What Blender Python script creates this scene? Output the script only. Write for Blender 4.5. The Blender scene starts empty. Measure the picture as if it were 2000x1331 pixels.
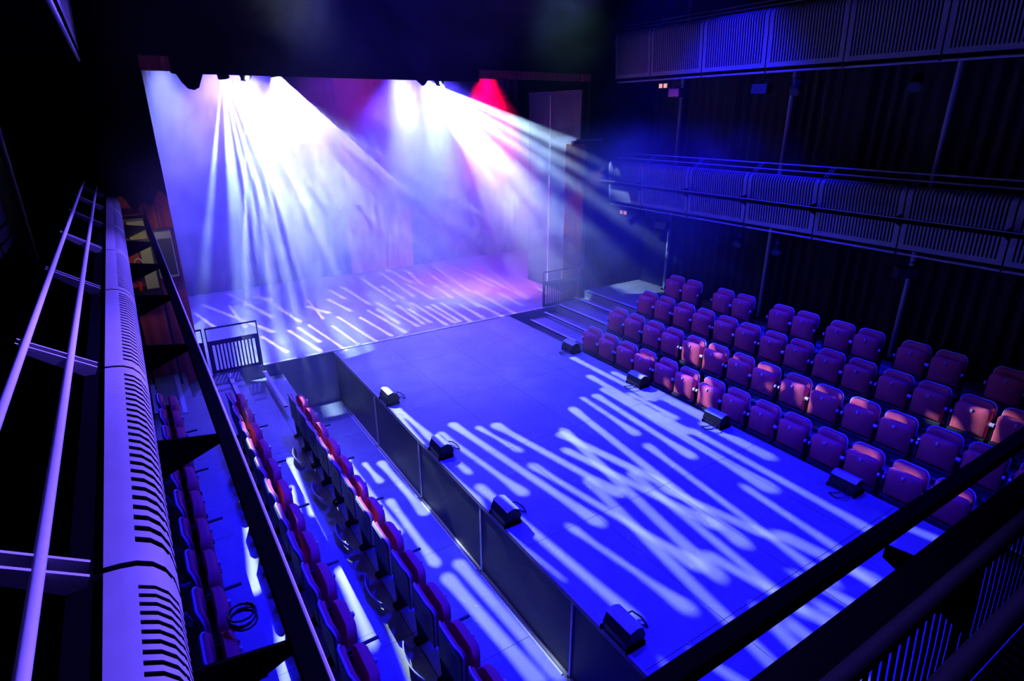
import bpy, bmesh, math, random
import numpy as np
from mathutils import Vector, Matrix
random.seed(7)
C = bpy.context.scene.collection
SC = bpy.context.scene
# ------------------------------------------------------------------ camera, world, exposure
cam_d = bpy.data.cameras.new('camera')
cam_d.sensor_width = 36.0
cam_d.lens = 1151.33 / 2000 * 36.0
cam_d.clip_start = 0.05
cam = bpy.data.objects.new('camera', cam_d); C.objects.link(cam)
th, ya, ro = 0.364240, 0.570169, -0.0027984
fw = Vector((math.sin(ya)*math.cos(th), math.cos(ya)*math.cos(th), -math.sin(th)))
rr = Vector((math.cos(ya), -math.sin(ya), 0)); uu = rr.cross(fw)
r2 = rr*math.cos(ro) + uu*math.sin(ro); u2 = -rr*math.sin(ro) + uu*math.cos(ro)
M = Matrix((r2, u2, -fw)).transposed().to_4x4(); M.translation = (0, 0, 4.7)
cam.matrix_world = M
SC.camera = cam
SC.view_settings.view_transform = 'Standard'
SC.view_settings.look = 'None'
SC.view_settings.gamma = 1.0
SC.view_settings.use_curve_mapping = False
SC.view_settings.exposure = 0.0
SC.cycles.max_bounces = 3
SC.cycles.diffuse_bounces = 2
SC.cycles.glossy_bounces = 2
SC.cycles.transmission_bounces = 1
SC.cycles.volume_bounces = 0
SC.cycles.transparent_max_bounces = 4
SC.cycles.volume_step_rate = 1.5
SC.cycles.volume_max_steps = 48
SC.cycles.sample_clamp_indirect = 3.0
SC.cycles.use_denoising = True
SC.cycles.adaptive_threshold = 0.045
W = bpy.data.worlds.new('world'); SC.world = W; W.use_nodes = True
W.node_tree.nodes['Background'].inputs[0].default_value = (0.05, 0.06, 0.2, 1)
W.node_tree.nodes['Background'].inputs[1].default_value = 0.004

def spot(name, loc, target, power, color, angle, blend=0.3, radius=0.05, parent=None):
    l = bpy.data.lights.new(name, 'SPOT'); l.energy = power; l.color = color
    l.spot_size = math.radians(angle); l.spot_blend = blend; l.shadow_soft_size = radius
    o = bpy.data.objects.new(name, l); C.objects.link(o)
    o.location = loc
    o.rotation_euler = (Vector(target) - Vector(loc)).to_track_quat('-Z', 'Y').to_euler()
    return o
BLUE = (0.006, 0.003, 1.0)
# blue wash of the auditorium, hung high on the right side rig
WASH = [((3.3, 8.2, 9.2), (4.0, 8.0, 0)), ((3.3, 5.8, 9.2), (4.0, 5.6, 0)), ((3.3, 3.4, 9.2), (4.0, 3.4, 0)), ((7.2, 6.2, 9.2), (6.6, 6.0, 0))]
for a, b in WASH:
    spot('blue_wash_light', a, b, 4900, BLUE, 68, 0.6, 0.10)
for y_, p_ in ((2.0, 36000), (4.9, 36000), (7.9, 9000)):
    spot('gallery_fill', (10.0, y_+0.8, 8.3), (-0.1, y_, 4.3), p_, (0.13, 0.075, 1.0), 27, 0.7, 0.1)  # unseen lamps added to brighten the left gallery panels
# lamps over the stage that only colour it (blue, violet, red, cold white haze light), and one added fill over the right rows
STAGE_AND_FILL = [
    ((2.6, 16.8, 6.4), (2.6, 15.0, 0), 24000, (0.06, 0.04, 1.0), 100),
    ((7.4, 16.8, 6.4), (7.4, 15.0, 0), 24000, (0.06, 0.04, 1.0), 100),
    ((6.5, 15.0, 8.4), (6.6, 17.9, 2.6), 2200, (0.6, 0.03, 0.8), 40),
    ((4.4, 15.0, 9.2), (5.0, 14.2, 0), 4600, (0.30, 0.03, 1.0), 34),
    ((5.3, 12.2, 5.5), (5.4, 10.6, 0), 1900, (0.45, 0.6, 1.0), 54),
    ((8.4, 8.2, 9.0), (11.0, 8.6, 0), 6500, (0.010, 0.006, 1.0), 60),  # added blue fill above the right rows, for the haze and wall there
    ((0.95, 13.0, 6.0), (1.2, 14.2, 0), 3600, (0.22, 0.25, 1.0), 50),
    ((5.15, 12.4, 5.7), (6.6, 14.6, 0), 4500, (0.45, 0.62, 1.0), 34),
    ((5.75, 12.3, 5.45), (8.0, 14.2, 0), 8000, (0.5, 0.75, 1.0), 34),
    ((2.1, 12.3, 5.45), (3.4, 13.3, 0), 3500, (0.5, 0.75, 1.0), 34),
    ((7.25, 12.3, 5.6), (8.0, 13.6, 3.6), 9000, (1.0, 0.0, 0.05), 60),
]
for a, b, p_, c_, an in STAGE_AND_FILL:
    spot('stage_and_fill_light', a, b, p_, c_, an, 0.8, 0.15)
LAMP_A = ((2.2, 12.2, 5.42), (3.0, 6.6, 0.0), 15000, (0.62, 0.80, 1.0))
LAMP_B = ((6.0, 12.2, 5.42), (7.3, 6.3, 0.3), 11000, (0.62, 0.80, 1.0))
LAMP_D = ((5.62, 12.2, 5.42), (9.0, 12.7, 3.05), 30000, (0.45, 0.68, 1.0))
LAMP_E = ((1.84, 12.2, 5.42), (2.9, 13.8, 0.0), 11000, (0.45, 0.68, 1.0))
LAMP_C = ((2.75, 12.4, 5.5), (5.0, 14.0, 0.0), 23000, (0.66, 0.58, 1.0))
for a, b, p_, c_ in (((2.4, 11.6, 9.3), (2.75, 10.6, 6.2), 500, (0.6, 0.75, 0.5)), ((7.9, 11.6, 9.3), (7.9, 10.3, 6.2), 500, (0.25, 0.55, 0.7))):
    spot('smoke_fill', a, b, p_, c_, 36, 1.0, 0.2)  # added lamps out of view, only to make the smoke above the header show
# warm spots: work light behind the gallery end, added fill low over the stalls
spot('warm_spot', (0.1, 10.2, 3.0), (0.25, 11.9, 2.6), 15, (1.0, 0.85, 0.45), 90, 0.5, 0.1)
spot('warm_spot', (8.9, 10.2, 3.6), (9.65, 12.05, 2.4), 60, (1.0, 0.7, 0.7), 34, 0.6, 0.1)  # unseen lamp added to bring out the right coral curtain
HAZE_D, HAZE_G = 0.2, 0.25
# ------------------------------------------------------------------ materials
def nodes(name):
    m = bpy.data.materials.new(name); m.use_nodes = True
    nt = m.node_tree; b = nt.nodes['Principled BSDF']
    return m, nt, b
def simple(name, col, rough=0.6, metal=0.0, noise=0.0, scale=30.0, spec=0.4, bump=0.0):
    m, nt, b = nodes(name)
    b.inputs['Base Color'].default_value = (*col, 1); b.inputs['Roughness'].default_value = rough
    b.inputs['Metallic'].default_value = metal; b.inputs['Specular IOR Level'].default_value = spec
    if noise or bump:
        tc = nt.nodes.new('ShaderNodeTexCoord'); n = nt.nodes.new('ShaderNodeTexNoise')
        n.inputs['Scale'].default_value = scale; n.inputs['Detail'].default_value = 3
        nt.links.new(tc.outputs['Object'], n.inputs['Vector'])
        if noise:
            mx = nt.nodes.new('ShaderNodeMix'); mx.data_type = 'RGBA'
            mx.inputs[6].default_value = (*[c*(1-noise) for c in col], 1)
            mx.inputs[7].default_value = (*[min(1, c*(1+noise)) for c in col], 1)
            nt.links.new(n.outputs['Fac'], mx.inputs[0]); nt.links.new(mx.outputs[2], b.inputs['Base Color'])
        if bump:
            bp = nt.nodes.new('ShaderNodeBump'); bp.inputs['Strength'].default_value = bump; bp.inputs['Distance'].default_value = 0.002
            nt.links.new(n.outputs['Fac'], bp.inputs['Height']); nt.links.new(bp.outputs['Normal'], b.inputs['Normal'])
    return m
def board_floor(name, col, bw=1.95, rh=1.2, off=(0, 0), tone=0.06, rough=0.45):
    """Vinyl or ply boards with thin dark joints, cloudy scuffs and fine pale scratches."""
    m, nt, b = nodes(name); N = nt.nodes.new; L = nt.links.new
    tc = N('ShaderNodeTexCoord'); mp = N('ShaderNodeMapping')
    mp.inputs['Location'].default_value = (off[1], off[0], 0); mp.inputs['Rotation'].default_value = (0, 0, math.pi/2)
    L(tc.outputs['Object'], mp.inputs['Vector'])
    br = N('ShaderNodeTexBrick'); br.offset = 0.0; br.squash = 1.0
    br.inputs['Scale'].default_value = 1.0; br.inputs['Mortar Size'].default_value = 0.004; br.inputs['Mortar Smooth'].default_value = 0.1
    br.inputs['Brick Width'].default_value = bw; br.inputs['Row Height'].default_value = rh
    br.inputs['Color1'].default_value = (*[c*(1-tone) for c in col], 1); br.inputs['Color2'].default_value = (*[c*(1+tone) for c in col], 1)
    br.inputs['Mortar'].default_value = (0.01, 0.01, 0.01, 1)
    L(mp.outputs['Vector'], br.inputs['Vector'])
    n = N('ShaderNodeTexNoise'); n.inputs['Scale'].default_value = 1.7; n.inputs['Detail'].default_value = 6
    L(tc.outputs['Object'], n.inputs['Vector'])
    r = N('ShaderNodeMapRange'); r.inputs['From Min'].default_value = 0.3; r.inputs['From Max'].default_value = 0.7
    r.inputs['To Min'].default_value = 0.85; r.inputs['To Max'].default_value = 1.15; L(n.outputs['Fac'], r.inputs['Value'])
    mul = N('ShaderNodeVectorMath'); mul.operation = 'SCALE'
    L(br.outputs['Color'], mul.inputs[0]); L(r.outputs['Result'], mul.inputs['Scale'])
    w = N('ShaderNodeTexNoise'); w.inputs['Scale'].default_value = 0.9; w.inputs['Detail'].default_value = 2; w.inputs['Distortion'].default_value = 2.5
    L(tc.outputs['Object'], w.inputs['Vector'])
    sub = N('ShaderNodeMath'); sub.operation = 'SUBTRACT'; sub.inputs[1].default_value = 0.5; L(w.outputs['Fac'], sub.inputs[0])
    ab = N('ShaderNodeMath'); ab.operation = 'ABSOLUTE'; L(sub.outputs[0], ab.inputs[0])
    lt = N('ShaderNodeMath'); lt.operation = 'LESS_THAN'; lt.inputs[1].default_value = 0.0012; L(ab.outputs[0], lt.inputs[0])
    mx = N('ShaderNodeMix'); mx.data_type = 'RGBA'; mx.inputs[7].default_value = (*[min(1, c*2.0) for c in col], 1)
    L(lt.outputs[0], mx.inputs[0]); L(mul.outputs[0], mx.inputs[6]); L(mx.outputs[2], b.inputs['Base Color'])
    b.inputs['Roughness'].default_value = rough
    return m
def cloth(name, col, rough=0.9):
    m = simple(name, col, rough, 0, 0.18, 140, 0.2, 0.4)
    return m
def emit(name, col, s):
    m = bpy.data.materials.new(name); m.use_nodes = True; nt = m.node_tree
    nt.nodes.clear(); o = nt.nodes.new('ShaderNodeOutputMaterial'); e = nt.nodes.new('ShaderNodeEmission')
    e.inputs[0].default_value = (*col, 1); e.inputs[1].default_value = s; nt.links.new(e.outputs[0], o.inputs[0]); return m
MAT = dict(
    stage=board_floor('stage vinyl', (0.30, 0.29, 0.31), 3.9, 2.0, (0.3, 0.4), 0.02, 0.5),
    plat=board_floor('platform boards', (0.27, 0.27, 0.29), 1.95, 1.2, (0.6, 0.7), 0.07, 0.5),
    pit=board_floor('pit boards', (0.26, 0.26, 0.28), 1.95, 1.9, (0.3, 0.5), 0.05, 0.5),
    facing=simple('dark board facing', (0.035, 0.037, 0.042), 0.55, 0, 0.35, 3, 0.4),
    black=simple('black paint', (0.002, 0.002, 0.003), 0.9, 0, 0, 1, 0.0),
    blacksteel=simple('black powder-coated steel', (0.006, 0.006, 0.007), 0.45, 0.0, 0, 1, 0.3),
    grille=simple('grey enamelled sheet', (0.20, 0.19, 0.22), 0.42, 0.0, 0.15, 8, 0.5, 0.2),
    pipe=simple('grey painted tube', (0.34, 0.33, 0.38), 0.4, 0, 0.1, 20, 0.5),
    alu=simple('worn aluminium', (0.85, 0.84, 0.82), 0.4, 0.0, 0.1, 30, 0.5),
    coral=cloth('coral upholstery', (0.74, 0.105, 0.15)),
    rim=simple('pale seat piping', (0.62, 0.62, 0.66), 0.5),
    shell=simple('dark seat shell', (0.030, 0.032, 0.038), 0.5, 0, 0.1, 20, 0.4),
    chrome=simple('polished steel', (0.85, 0.85, 0.85), 0.3, 0.35, 0, 1, 0.8),
    satin=simple('satin black tube', (0.006, 0.005, 0.009), 0.8, 0, 0, 1, 0.04),
    drape=cloth('black wool serge', (0.012, 0.012, 0.016)),
    blue_drape=cloth('blue black velvet', (0.035, 0.03, 0.06)),
    red_drape=cloth('coral velvet curtain', (0.62, 0.09, 0.075)),
    lightgrey=simple('pale grey laminate', (0.42, 0.44, 0.45), 0.5, 0, 0.1, 6),
    cream=simple('cream painted board', (0.40, 0.40, 0.22), 0.6, 0, 0.1, 6),
    red=simple('red plastic', (0.6, 0.03, 0.02), 0.4),
    cable=simple('black rubber cable', (0.02, 0.02, 0.022), 0.35),
    lens=simple('lens glass', (0.05, 0.055, 0.06), 0.15, 0.0, 0, 1, 0.5),
    lamp_on=emit('glowing lamp face', (0.75, 0.9, 1.0), 60),
    lamp_warm=emit('dim warm lamp face', (1.0, 0.42, 0.35), 1.0),
)
# ------------------------------------------------------------------ mesh helpers
class MB:
    def __init__(s): s.v = []; s.f = []
    def add(s, vs, fs):
        n = len(s.v); s.v += [tuple(x) for x in vs]; s.f += [tuple(i+n for i in f) for f in fs]; return s
    def box(s, x0, x1, y0, y1, z0, z1):
        return s.add([(x0,y0,z0),(x1,y0,z0),(x1,y1,z0),(x0,y1,z0),(x0,y0,z1),(x1,y0,z1),(x1,y1,z1),(x0,y1,z1)],
                     [(0,3,2,1),(4,5,6,7),(0,1,5,4),(1,2,6,5),(2,3,7,6),(3,0,4,7)])
    def bar(s, a, b, w, h=None, up=(0,0,1)):
        a, b = Vector(a), Vector(b); d = (b-a).normalized(); up = Vector(up)
        if abs(d.dot(up)) > .98: up = Vector((1,0,0))
        x = d.cross(up).normalized(); y = x.cross(d); h = h or w
        P = [a+x*i*w/2+y*j*h/2 for i, j in ((-1,-1),(1,-1),(1,1),(-1,1))] + [b+x*i*w/2+y*j*h/2 for i, j in ((-1,-1),(1,-1),(1,1),(-1,1))]
        return s.add(P, [(0,1,2,3),(7,6,5,4),(0,4,5,1),(1,5,6,2),(2,6,7,3),(3,7,4,0)])
    def tube(s, pts, r, n=10, caps=True):
        pts = [Vector(p) for p in pts]; rings = []
        ref = Vector((0.31, 0.17, 0.93))
        for i, p in enumerate(pts):
            d = (pts[min(i+1, len(pts)-1)] - pts[max(i-1, 0)]).normalized()
            x = d.cross(ref).normalized(); y = d.cross(x)
            ri = r[i] if isinstance(r, (list, tuple)) else r
            rings.append([p + (x*math.cos(t)+y*math.sin(t))*ri for t in [2*math.pi*k/n for k in range(n)]])
        vs = [q for g in rings for q in g]; fs = []
        for i in range(len(pts)-1):
            for k in range(n): fs.append((i*n+k, i*n+(k+1)%n, (i+1)*n+(k+1)%n, (i+1)*n+k))
        if caps: fs.append(tuple(range(n-1, -1, -1))); fs.append(tuple((len(pts)-1)*n+k for k in range(n)))
        return s.add(vs, fs)
    def prism(s, poly, axis, a, b):
        """poly: 2D outline; axis 'x','y','z' is the extrusion direction."""
        def mk(p, t):
            return {'x': (t, p[0], p[1]), 'y': (p[0], t, p[1]), 'z': (p[0], p[1], t)}[axis]
        n = len(poly); vs = [mk(p, a) for p in poly] + [mk(p, b) for p in poly]
        fs = [tuple(range(n)), tuple(range(2*n-1, n-1, -1))] + [(i, (i+1) % n + 0, (i+1) % n + n, i+n) for i in range(n)]
        return s.add(vs, fs)
    def obj(s, name, m, parent=None, bevel=0.0, smooth=False, **kw):
        me = bpy.data.meshes.new(name); me.from_pydata(s.v, [], s.f); me.update()
        bm = bmesh.new(); bm.from_mesh(me); bmesh.ops.recalc_face_normals(bm, faces=bm.faces)
        if bevel:
            ed = [e for e in bm.edges if len(e.link_faces) == 2 and e.calc_face_angle(0) > 0.5]
            bmesh.ops.bevel(bm, geom=ed, offset=bevel, segments=2, profile=0.5, affect='EDGES')
        bm.to_mesh(me); bm.free()
        me.materials.append(MAT[m])
        if smooth: me.shade_smooth(); me.set_sharp_from_angle(angle=math.radians(35))
        o = bpy.data.objects.new(name, me); C.objects.link(o)
        if parent: o.parent = parent
        for k, v in kw.items(): o[k] = v
        return o
def thing(name, label, cat, loc=(0,0,0), rz=0, group=None):
    o = bpy.data.objects.new(name, None); C.objects.link(o); o.empty_display_size = 0.1
    o.location = loc; o.rotation_euler = (0, 0, rz); o['label'] = label; o['category'] = cat
    if group: o['group'] = group
    return o
def dup(root, loc, rz, label, group=None):
    r = root.copy(); C.objects.link(r); r.location = loc; r.rotation_euler = (0, 0, rz); r['label'] = label
    if group: r['group'] = group
    for ch in list(root.children):
        c = ch.copy(); C.objects.link(c); c.parent = r
        for g in list(ch.children):
            d = g.copy(); C.objects.link(d); d.parent = c
    return r
ORD = ['first','second','third','fourth','fifth','sixth','seventh','eighth','ninth','tenth','eleventh','twelfth','thirteenth','fourteenth','fifteenth']
def curtain(name, p0, p1, z0, z1, m, amp=0.05, wl=0.22, parent=None, thick=0.012, seed=1, hem=None, **kw):
    """a hung cloth with real folds running from p0 to p1"""
    p0, p1 = Vector((*p0, 0)), Vector((*p1, 0)); L = (p1-p0).length; d = (p1-p0)/L; nrm = Vector((-d.y, d.x, 0))
    rnd = random.Random(seed); ph = [rnd.uniform(0, 6.28) for _ in range(4)]
    n = int(L/wl*10); rows = 4; vs = []; fs = []
    def off(s): return amp*(math.sin(6.283*s/wl+1.3*math.sin(s*2.1+ph[0])) * (0.65+0.35*math.sin(s*3.7+ph[1])))
    for side in (0, 1):
        for j in range(rows+1):
            for i in range(n+1):
                s = L*i/n; zb = z0 + (hem(s) if hem else 0)
                z = z1 + (zb-z1)*j/rows
                q = p0 + d*s + nrm*(off(s)*(0.55+0.45*j/rows) + (thick if side else 0)); vs.append((q.x, q.y, z))
    base = (rows+1)*(n+1)
    for j in range(rows):
        for i in range(n):
            a = j*(n+1)+i; fs.append((a, a+1, a+n+2, a+n+1)); b = a+base; fs.append((b, b+n+1, b+n+2, b+1))
    for i in range(n):
        fs.append((i, i+base, i+1+base, i+1)); a = rows*(n+1)+i; fs.append((a, a+1, a+1+base, a+base))
    for j in range(rows):
        a = j*(n+1); fs.append((a, a+n+1, a+n+1+base, a+base)); a += n; fs.append((a, a+base, a+n+1+base, a+n+1))
    mb = MB(); mb.add(vs, fs); o = mb.obj(name, m, parent, smooth=True, **kw); return o
DRIP_A = [[3.221,8.935,3.284,7.564,0.071,0.065,0.038,0],[3.264,7.559,3.317,6.32,0.055,0.058,0.04,0],[3.183,9.078,3.092,7.375,0.041,0.036,0.034,0],[3.475,7.498,3.692,5.514,0.069,0.089,0.042,0],[3.769,7.662,4.137,4.492,0.083,0.101,0.057,0],[4.069,7.347,4.232,6.424,0.059,0.066,0.034,0],[4.346,7.247,4.753,4.827,0.101,0.111,0.058,0],[4.175,5.949,4.58,3.316,0.085,0.115,0.047,0],[3.795,4.598,4.007,2.952,0.067,0.097,0.038,0],[3.279,5.92,3.468,3.182,0.076,0.073,0.053,0],[3.058,6.689,3.106,5.526,0.035,0.032,0.03,0],[4.833,6.035,5.296,3.673,0.078,0.099,0.063,0],[5.072,6.423,5.425,4.615,0.106,0.085,0.071,0],[5.351,4.508,5.653,3.26,0.082,0.084,0.062,0],[4.808,3.364,5.062,1.913,0.084,0.085,0.058,0],[5.819,3.12,5.995,2.159,0.098,0.098,0.084,0],[5.376,2.687,5.495,1.896,0.057,0.086,0.055,0],[3.648,2.582,3.797,1.868,0.04,0.065,0.042,0],[3.088,4.943,3.174,3.938,0.03,0.027,0.02,0],[2.443,9.41,2.473,7.039,0.084,0.072,0.05,-1.15],[2.69,9.129,2.725,8.461,0.048,0.07,0.035,-1.15],[2.952,8.979,3.004,7.28,0.081,0.102,0.054,-1.15],[2.655,7.822,2.653,6.146,0.076,0.086,0.052,-1.15],[3.154,6.327,3.312,4.268,0.061,0.068,0.049,-1.15],[2.926,5.945,3.028,3.788,0.093,0.092,0.07,-1.15],[2.67,5.786,2.799,3.859,0.1,0.099,0.077,-1.15],[1.346,8.464,1.199,6.327,0.065,0.073,0.038,-0.25],[1.601,7.318,1.473,5.824,0.061,0.067,0.041,-0.25],[1.152,5.075,1.1,3.898,0.062,0.065,0.048,-0.25],[1.547,5.124,1.414,3.695,0.088,0.088,0.071,-0.25],[1.651,8.407,1.612,7.764,0.024,0.03,0.021,-0.25],[1.073,7.111,0.998,6.324,0.035,0.033,0.026,-0.25],[0.585,7.73,0.363,5.633,0.03,0.069,0.044,0.02],[0.522,5.286,0.341,4.137,0.062,0.06,0.048,0.02],[0.568,4.516,0.591,4.338,0.024,0.031,0.021,0.02]]
DRIP_B = [[7.165,8.817,7.174,6.604,0.078,0.123,0.065,0],[7.366,7.785,7.384,7.375,0.077,0.092,0.068,0],[6.863,7.911,6.792,5.46,0.082,0.104,0.067,0],[6.71,7.306,6.544,3.805,0.101,0.134,0.077,0],[6.984,6.95,6.978,5.869,0.053,0.075,0.046,0],[6.419,7.193,6.282,4.925,0.095,0.1,0.058,0],[6.152,7.269,6.063,5.856,0.057,0.094,0.048,0],[5.746,7.018,5.318,3.282,0.091,0.107,0.067,0],[5.949,5.45,5.587,2.378,0.084,0.089,0.049,0],[6.881,5.403,6.802,2.462,0.08,0.096,0.062,0],[6.285,4.0,6.149,2.588,0.062,0.07,0.052,0],[5.164,6.517,4.635,3.093,0.087,0.104,0.07,0],[5.231,5.018,4.933,2.259,0.089,0.071,0.055,0],[4.604,5.233,4.107,1.782,0.087,0.071,0.066,0],[7.387,6.713,7.392,5.558,0.139,0.13,0.107,0],[7.225,5.418,7.22,4.282,0.11,0.113,0.094,0],[7.204,2.484,7.316,1.968,0.076,0.075,0.067,0],[4.6,2.553,4.45,1.803,0.077,0.08,0.065,0],[5.167,2.267,5.261,1.677,0.064,0.067,0.056,0],[4.715,2.285,4.682,1.47,0.068,0.072,0.058,0],[5.962,2.365,5.895,1.796,0.064,0.074,0.055,0],[3.323,2.659,3.316,2.406,0.036,0.04,0.032,0]]
DRIP_BX = [[6.54,0.39,6.45,0.12,0.2,0.17,0.11,7.83],[6.14,0.3,6.12,-0.05,0.09,0.1,0.06,7.83],[7.02,0.06,6.88,-0.02,0.09,0.09,0.06,7.83],[7.96,0.43,7.67,0.42,0.06,0.06,0.04,7.83],[3.87,0.47,3.65,0.48,0.06,0.06,0.04,7.83],[3.36,0.46,3.15,0.45,0.06,0.06,0.04,7.83],[2.79,0.42,2.58,0.44,0.07,0.07,0.04,7.83],[2.27,0.39,2.06,0.4,0.06,0.06,0.04,7.83],[7.38,0.43,7.3,0.21,0.11,0.07,0.04,8.55],[7.0,0.66,6.93,0.39,0.19,0.15,0.1,8.55],[6.49,0.66,6.38,0.68,0.09,0.08,0.05,8.55],[5.89,0.74,5.73,0.76,0.06,0.06,0.04,8.55],[5.19,0.53,5.39,0.41,0.06,0.06,0.04,8.55],[4.86,0.66,4.76,0.38,0.14,0.11,0.07,8.55],[4.41,0.77,4.22,0.78,0.08,0.08,0.05,8.55],[3.8,0.74,3.65,0.74,0.07,0.07,0.05,8.55],[3.91,0.12,3.86,0.06,0.03,0.03,0.02,8.55],[3.21,-0.0,3.14,-0.14,0.03,0.03,0.02,8.55],[3.3,0.5,3.1,0.55,0.11,0.11,0.07,9.4],[2.76,0.9,2.68,0.57,0.13,0.12,0.08,9.4],[2.47,0.95,2.37,1.0,0.06,0.06,0.04,9.4],[2.26,0.74,2.02,0.54,0.05,0.1,0.03,8.2]]
DRIP_C = [[3.112,13.95,3.355,11.829,0.044,0.045,0.03,0],[3.576,13.547,3.699,12.012,0.044,0.046,0.031,0],[3.895,14.167,4.082,11.974,0.048,0.049,0.033,0],[4.352,13.815,4.513,12.132,0.051,0.054,0.036,0],[4.717,14.245,4.871,12.174,0.053,0.055,0.037,0],[4.952,14.207,4.995,12.922,0.052,0.056,0.037,0],[5.153,14.74,5.29,12.428,0.057,0.059,0.039,0],[5.515,14.256,5.477,12.506,0.052,0.054,0.036,0],[5.631,13.763,5.672,12.531,0.056,0.06,0.039,0],[5.933,14.23,5.906,12.125,0.056,0.057,0.038,0],[6.139,13.727,6.147,12.17,0.057,0.061,0.04,0],[6.333,13.782,6.293,12.177,0.057,0.06,0.04,0],[6.595,13.796,6.518,12.03,0.057,0.06,0.04,0],[6.95,13.379,6.91,12.089,0.06,0.064,0.042,0],[7.385,13.791,7.366,11.899,0.066,0.069,0.046,0],[7.907,14.266,7.757,11.973,0.067,0.069,0.046,0],[7.437,14.788,7.285,12.977,0.063,0.066,0.044,0],[8.398,13.804,8.282,12.445,0.068,0.073,0.048,0],[9.027,16.793,8.766,12.886,0.084,0.081,0.056,0],[8.749,17.751,8.637,14.52,0.089,0.089,0.06,0],[8.244,17.69,7.769,14.356,0.069,0.068,0.046,0],[7.79,17.796,7.48,15.203,0.068,0.07,0.047,0],[7.247,17.777,6.948,15.78,0.06,0.063,0.042,0],[6.417,17.779,6.225,14.816,0.063,0.063,0.043,0],[5.869,16.259,5.921,14.749,0.066,0.071,0.046,0],[5.677,17.41,5.625,14.684,0.061,0.062,0.042,0],[6.577,15.947,6.563,14.263,0.066,0.071,0.046,0],[7.181,15.399,7.064,14.066,0.062,0.066,0.044,0],[4.85,16.853,4.935,14.759,0.059,0.062,0.041,0],[4.129,15.792,4.326,14.443,0.06,0.066,0.043,0],[4.455,16.672,4.535,15.657,0.06,0.066,0.043,0],[3.483,15.465,3.785,14.626,0.072,0.08,0.052,0],[3.651,16.105,3.553,14.23,0.041,0.043,0.028,0],[9.632,16.777,8.801,12.995,0.07,0.066,0.046,0],[6.773,18.089,6.766,16.211,0.075,0.08,0.053,0],[2.618,13.797,2.876,12.089,0.053,0.056,0.037,0],[2.728,16.567,3.002,14.293,0.062,0.064,0.042,0],[1.926,17.922,2.512,15.036,0.07,0.072,0.048,0],[1.026,17.568,2.279,13.934,0.077,0.076,0.051,0],[2.007,13.703,2.253,12.425,0.051,0.055,0.035,0],[2.855,13.899,3.014,12.657,0.054,0.058,0.037,0],[1.76,16.647,1.809,14.582,0.045,0.047,0.031,0],[0.852,16.819,1.193,14.984,0.054,0.057,0.037,0],[2.525,17.166,2.796,16.637,0.108,0.123,0.077,0]]
# ------------------------------------------------------------------ the room shell
ST = dict(kind='structure')
YS = 11.93
MB().box(-1.5, 12.1, YS, 18.6, -1.15, 0).obj('floor_stage', 'stage', **ST)
MB().box(3.1, 7.52, -1.5, YS-0.003, -0.06, 0).obj('floor_platform', 'plat', **ST)
w = MB(); w.box(3.13, 7.49, -1.5, YS-0.01, -1.15, -0.06); w.obj('wall_platform', 'facing', **ST)
t = MB()
for k in range(8):
    y = 11.5 - k*1.95
    if k: t.box(3.112, 3.13, y-0.012+0.0, y+0.012, -1.13, -0.06)
for k in range(7):
    y1 = 11.48-k*1.95; y0 = y1-1.91
    t.box(3.095, 3.128, y0, y1, -1.15, -1.125); t.box(3.06, 3.085, y0+.05, y1-.05, -1.15, -1.140)
t.obj('trim_1', 'alu', **ST)
tt = MB(); tt.box(3.098, 3.125, -1.5, YS-.01, 0.0, 0.006); tt.box(7.50, 7.522, -1.5, YS-.01, 0.0, 0.006); tt.obj('trim_2', 'pipe', **ST)
MB().box(1.69, 9.93, YS-0.035, YS+0.025, 0.0, 0.022).obj('trim_3', 'alu', **ST)
MB().box(-1.5, 12.1, -2.6, YS-0.02, -1.25, -1.15).obj('floor', 'pit', **ST)
# seating tiers
tiers = [('left', 2.02, -0.25), ('left', 1.22, 0.0), ('left', 0.30, 0.24)]
for s_, x, z in tiers: MB().box(-1.4, x, -1.5, YS-0.02, z-0.24 if z > -0.2 else -1.15, z).obj('floor_tier_left', 'pit', **ST)
for x, z in [(7.62, -0.52), (8.16, -0.19), (9.02, 0.06), (9.98, 0.28)]:
    MB().box(x, 12.0, -1.5, YS-0.02, z-0.33 if z > -0.5 else -1.15, z).obj('floor_tier_right', 'pit', **ST)
# outer walls, ceiling, header
MB().box(-1.75, -1.5, -2.6, 18.6, -1.25, 9.6).obj('wall_left', 'black', **ST)
MB().box(12.12, 12.4, -2.6, 18.6, -1.25, 9.6).obj('wall_right', 'black', **ST)
MB().box(-1.75, 12.4, -2.85, -2.6, -1.25, 9.6).obj('wall_rear', 'black', **ST)
MB().box(-1.75, 12.4, 18.6, 18.85, -1.25, 9.6).obj('wall_stage_back', 'black', **ST)
MB().box(-1.75, 12.4, -2.85, 18.85, 9.6, 9.8).obj('ceiling', 'black', **ST)
MB().box(-1.5, 12.12, 12.0, 12.14, 5.46, 9.6).obj('wall_header', 'black', **ST)
MB().box(-1.5, 0.61, 12.0, 12.14, 0.0, 5.46).obj('wall_proscenium_left', 'black', **ST)
MB().box(10.0, 12.12, 12.0, 12.14, 0.0, 5.46).obj('wall_proscenium_right', 'black', **ST)
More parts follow.
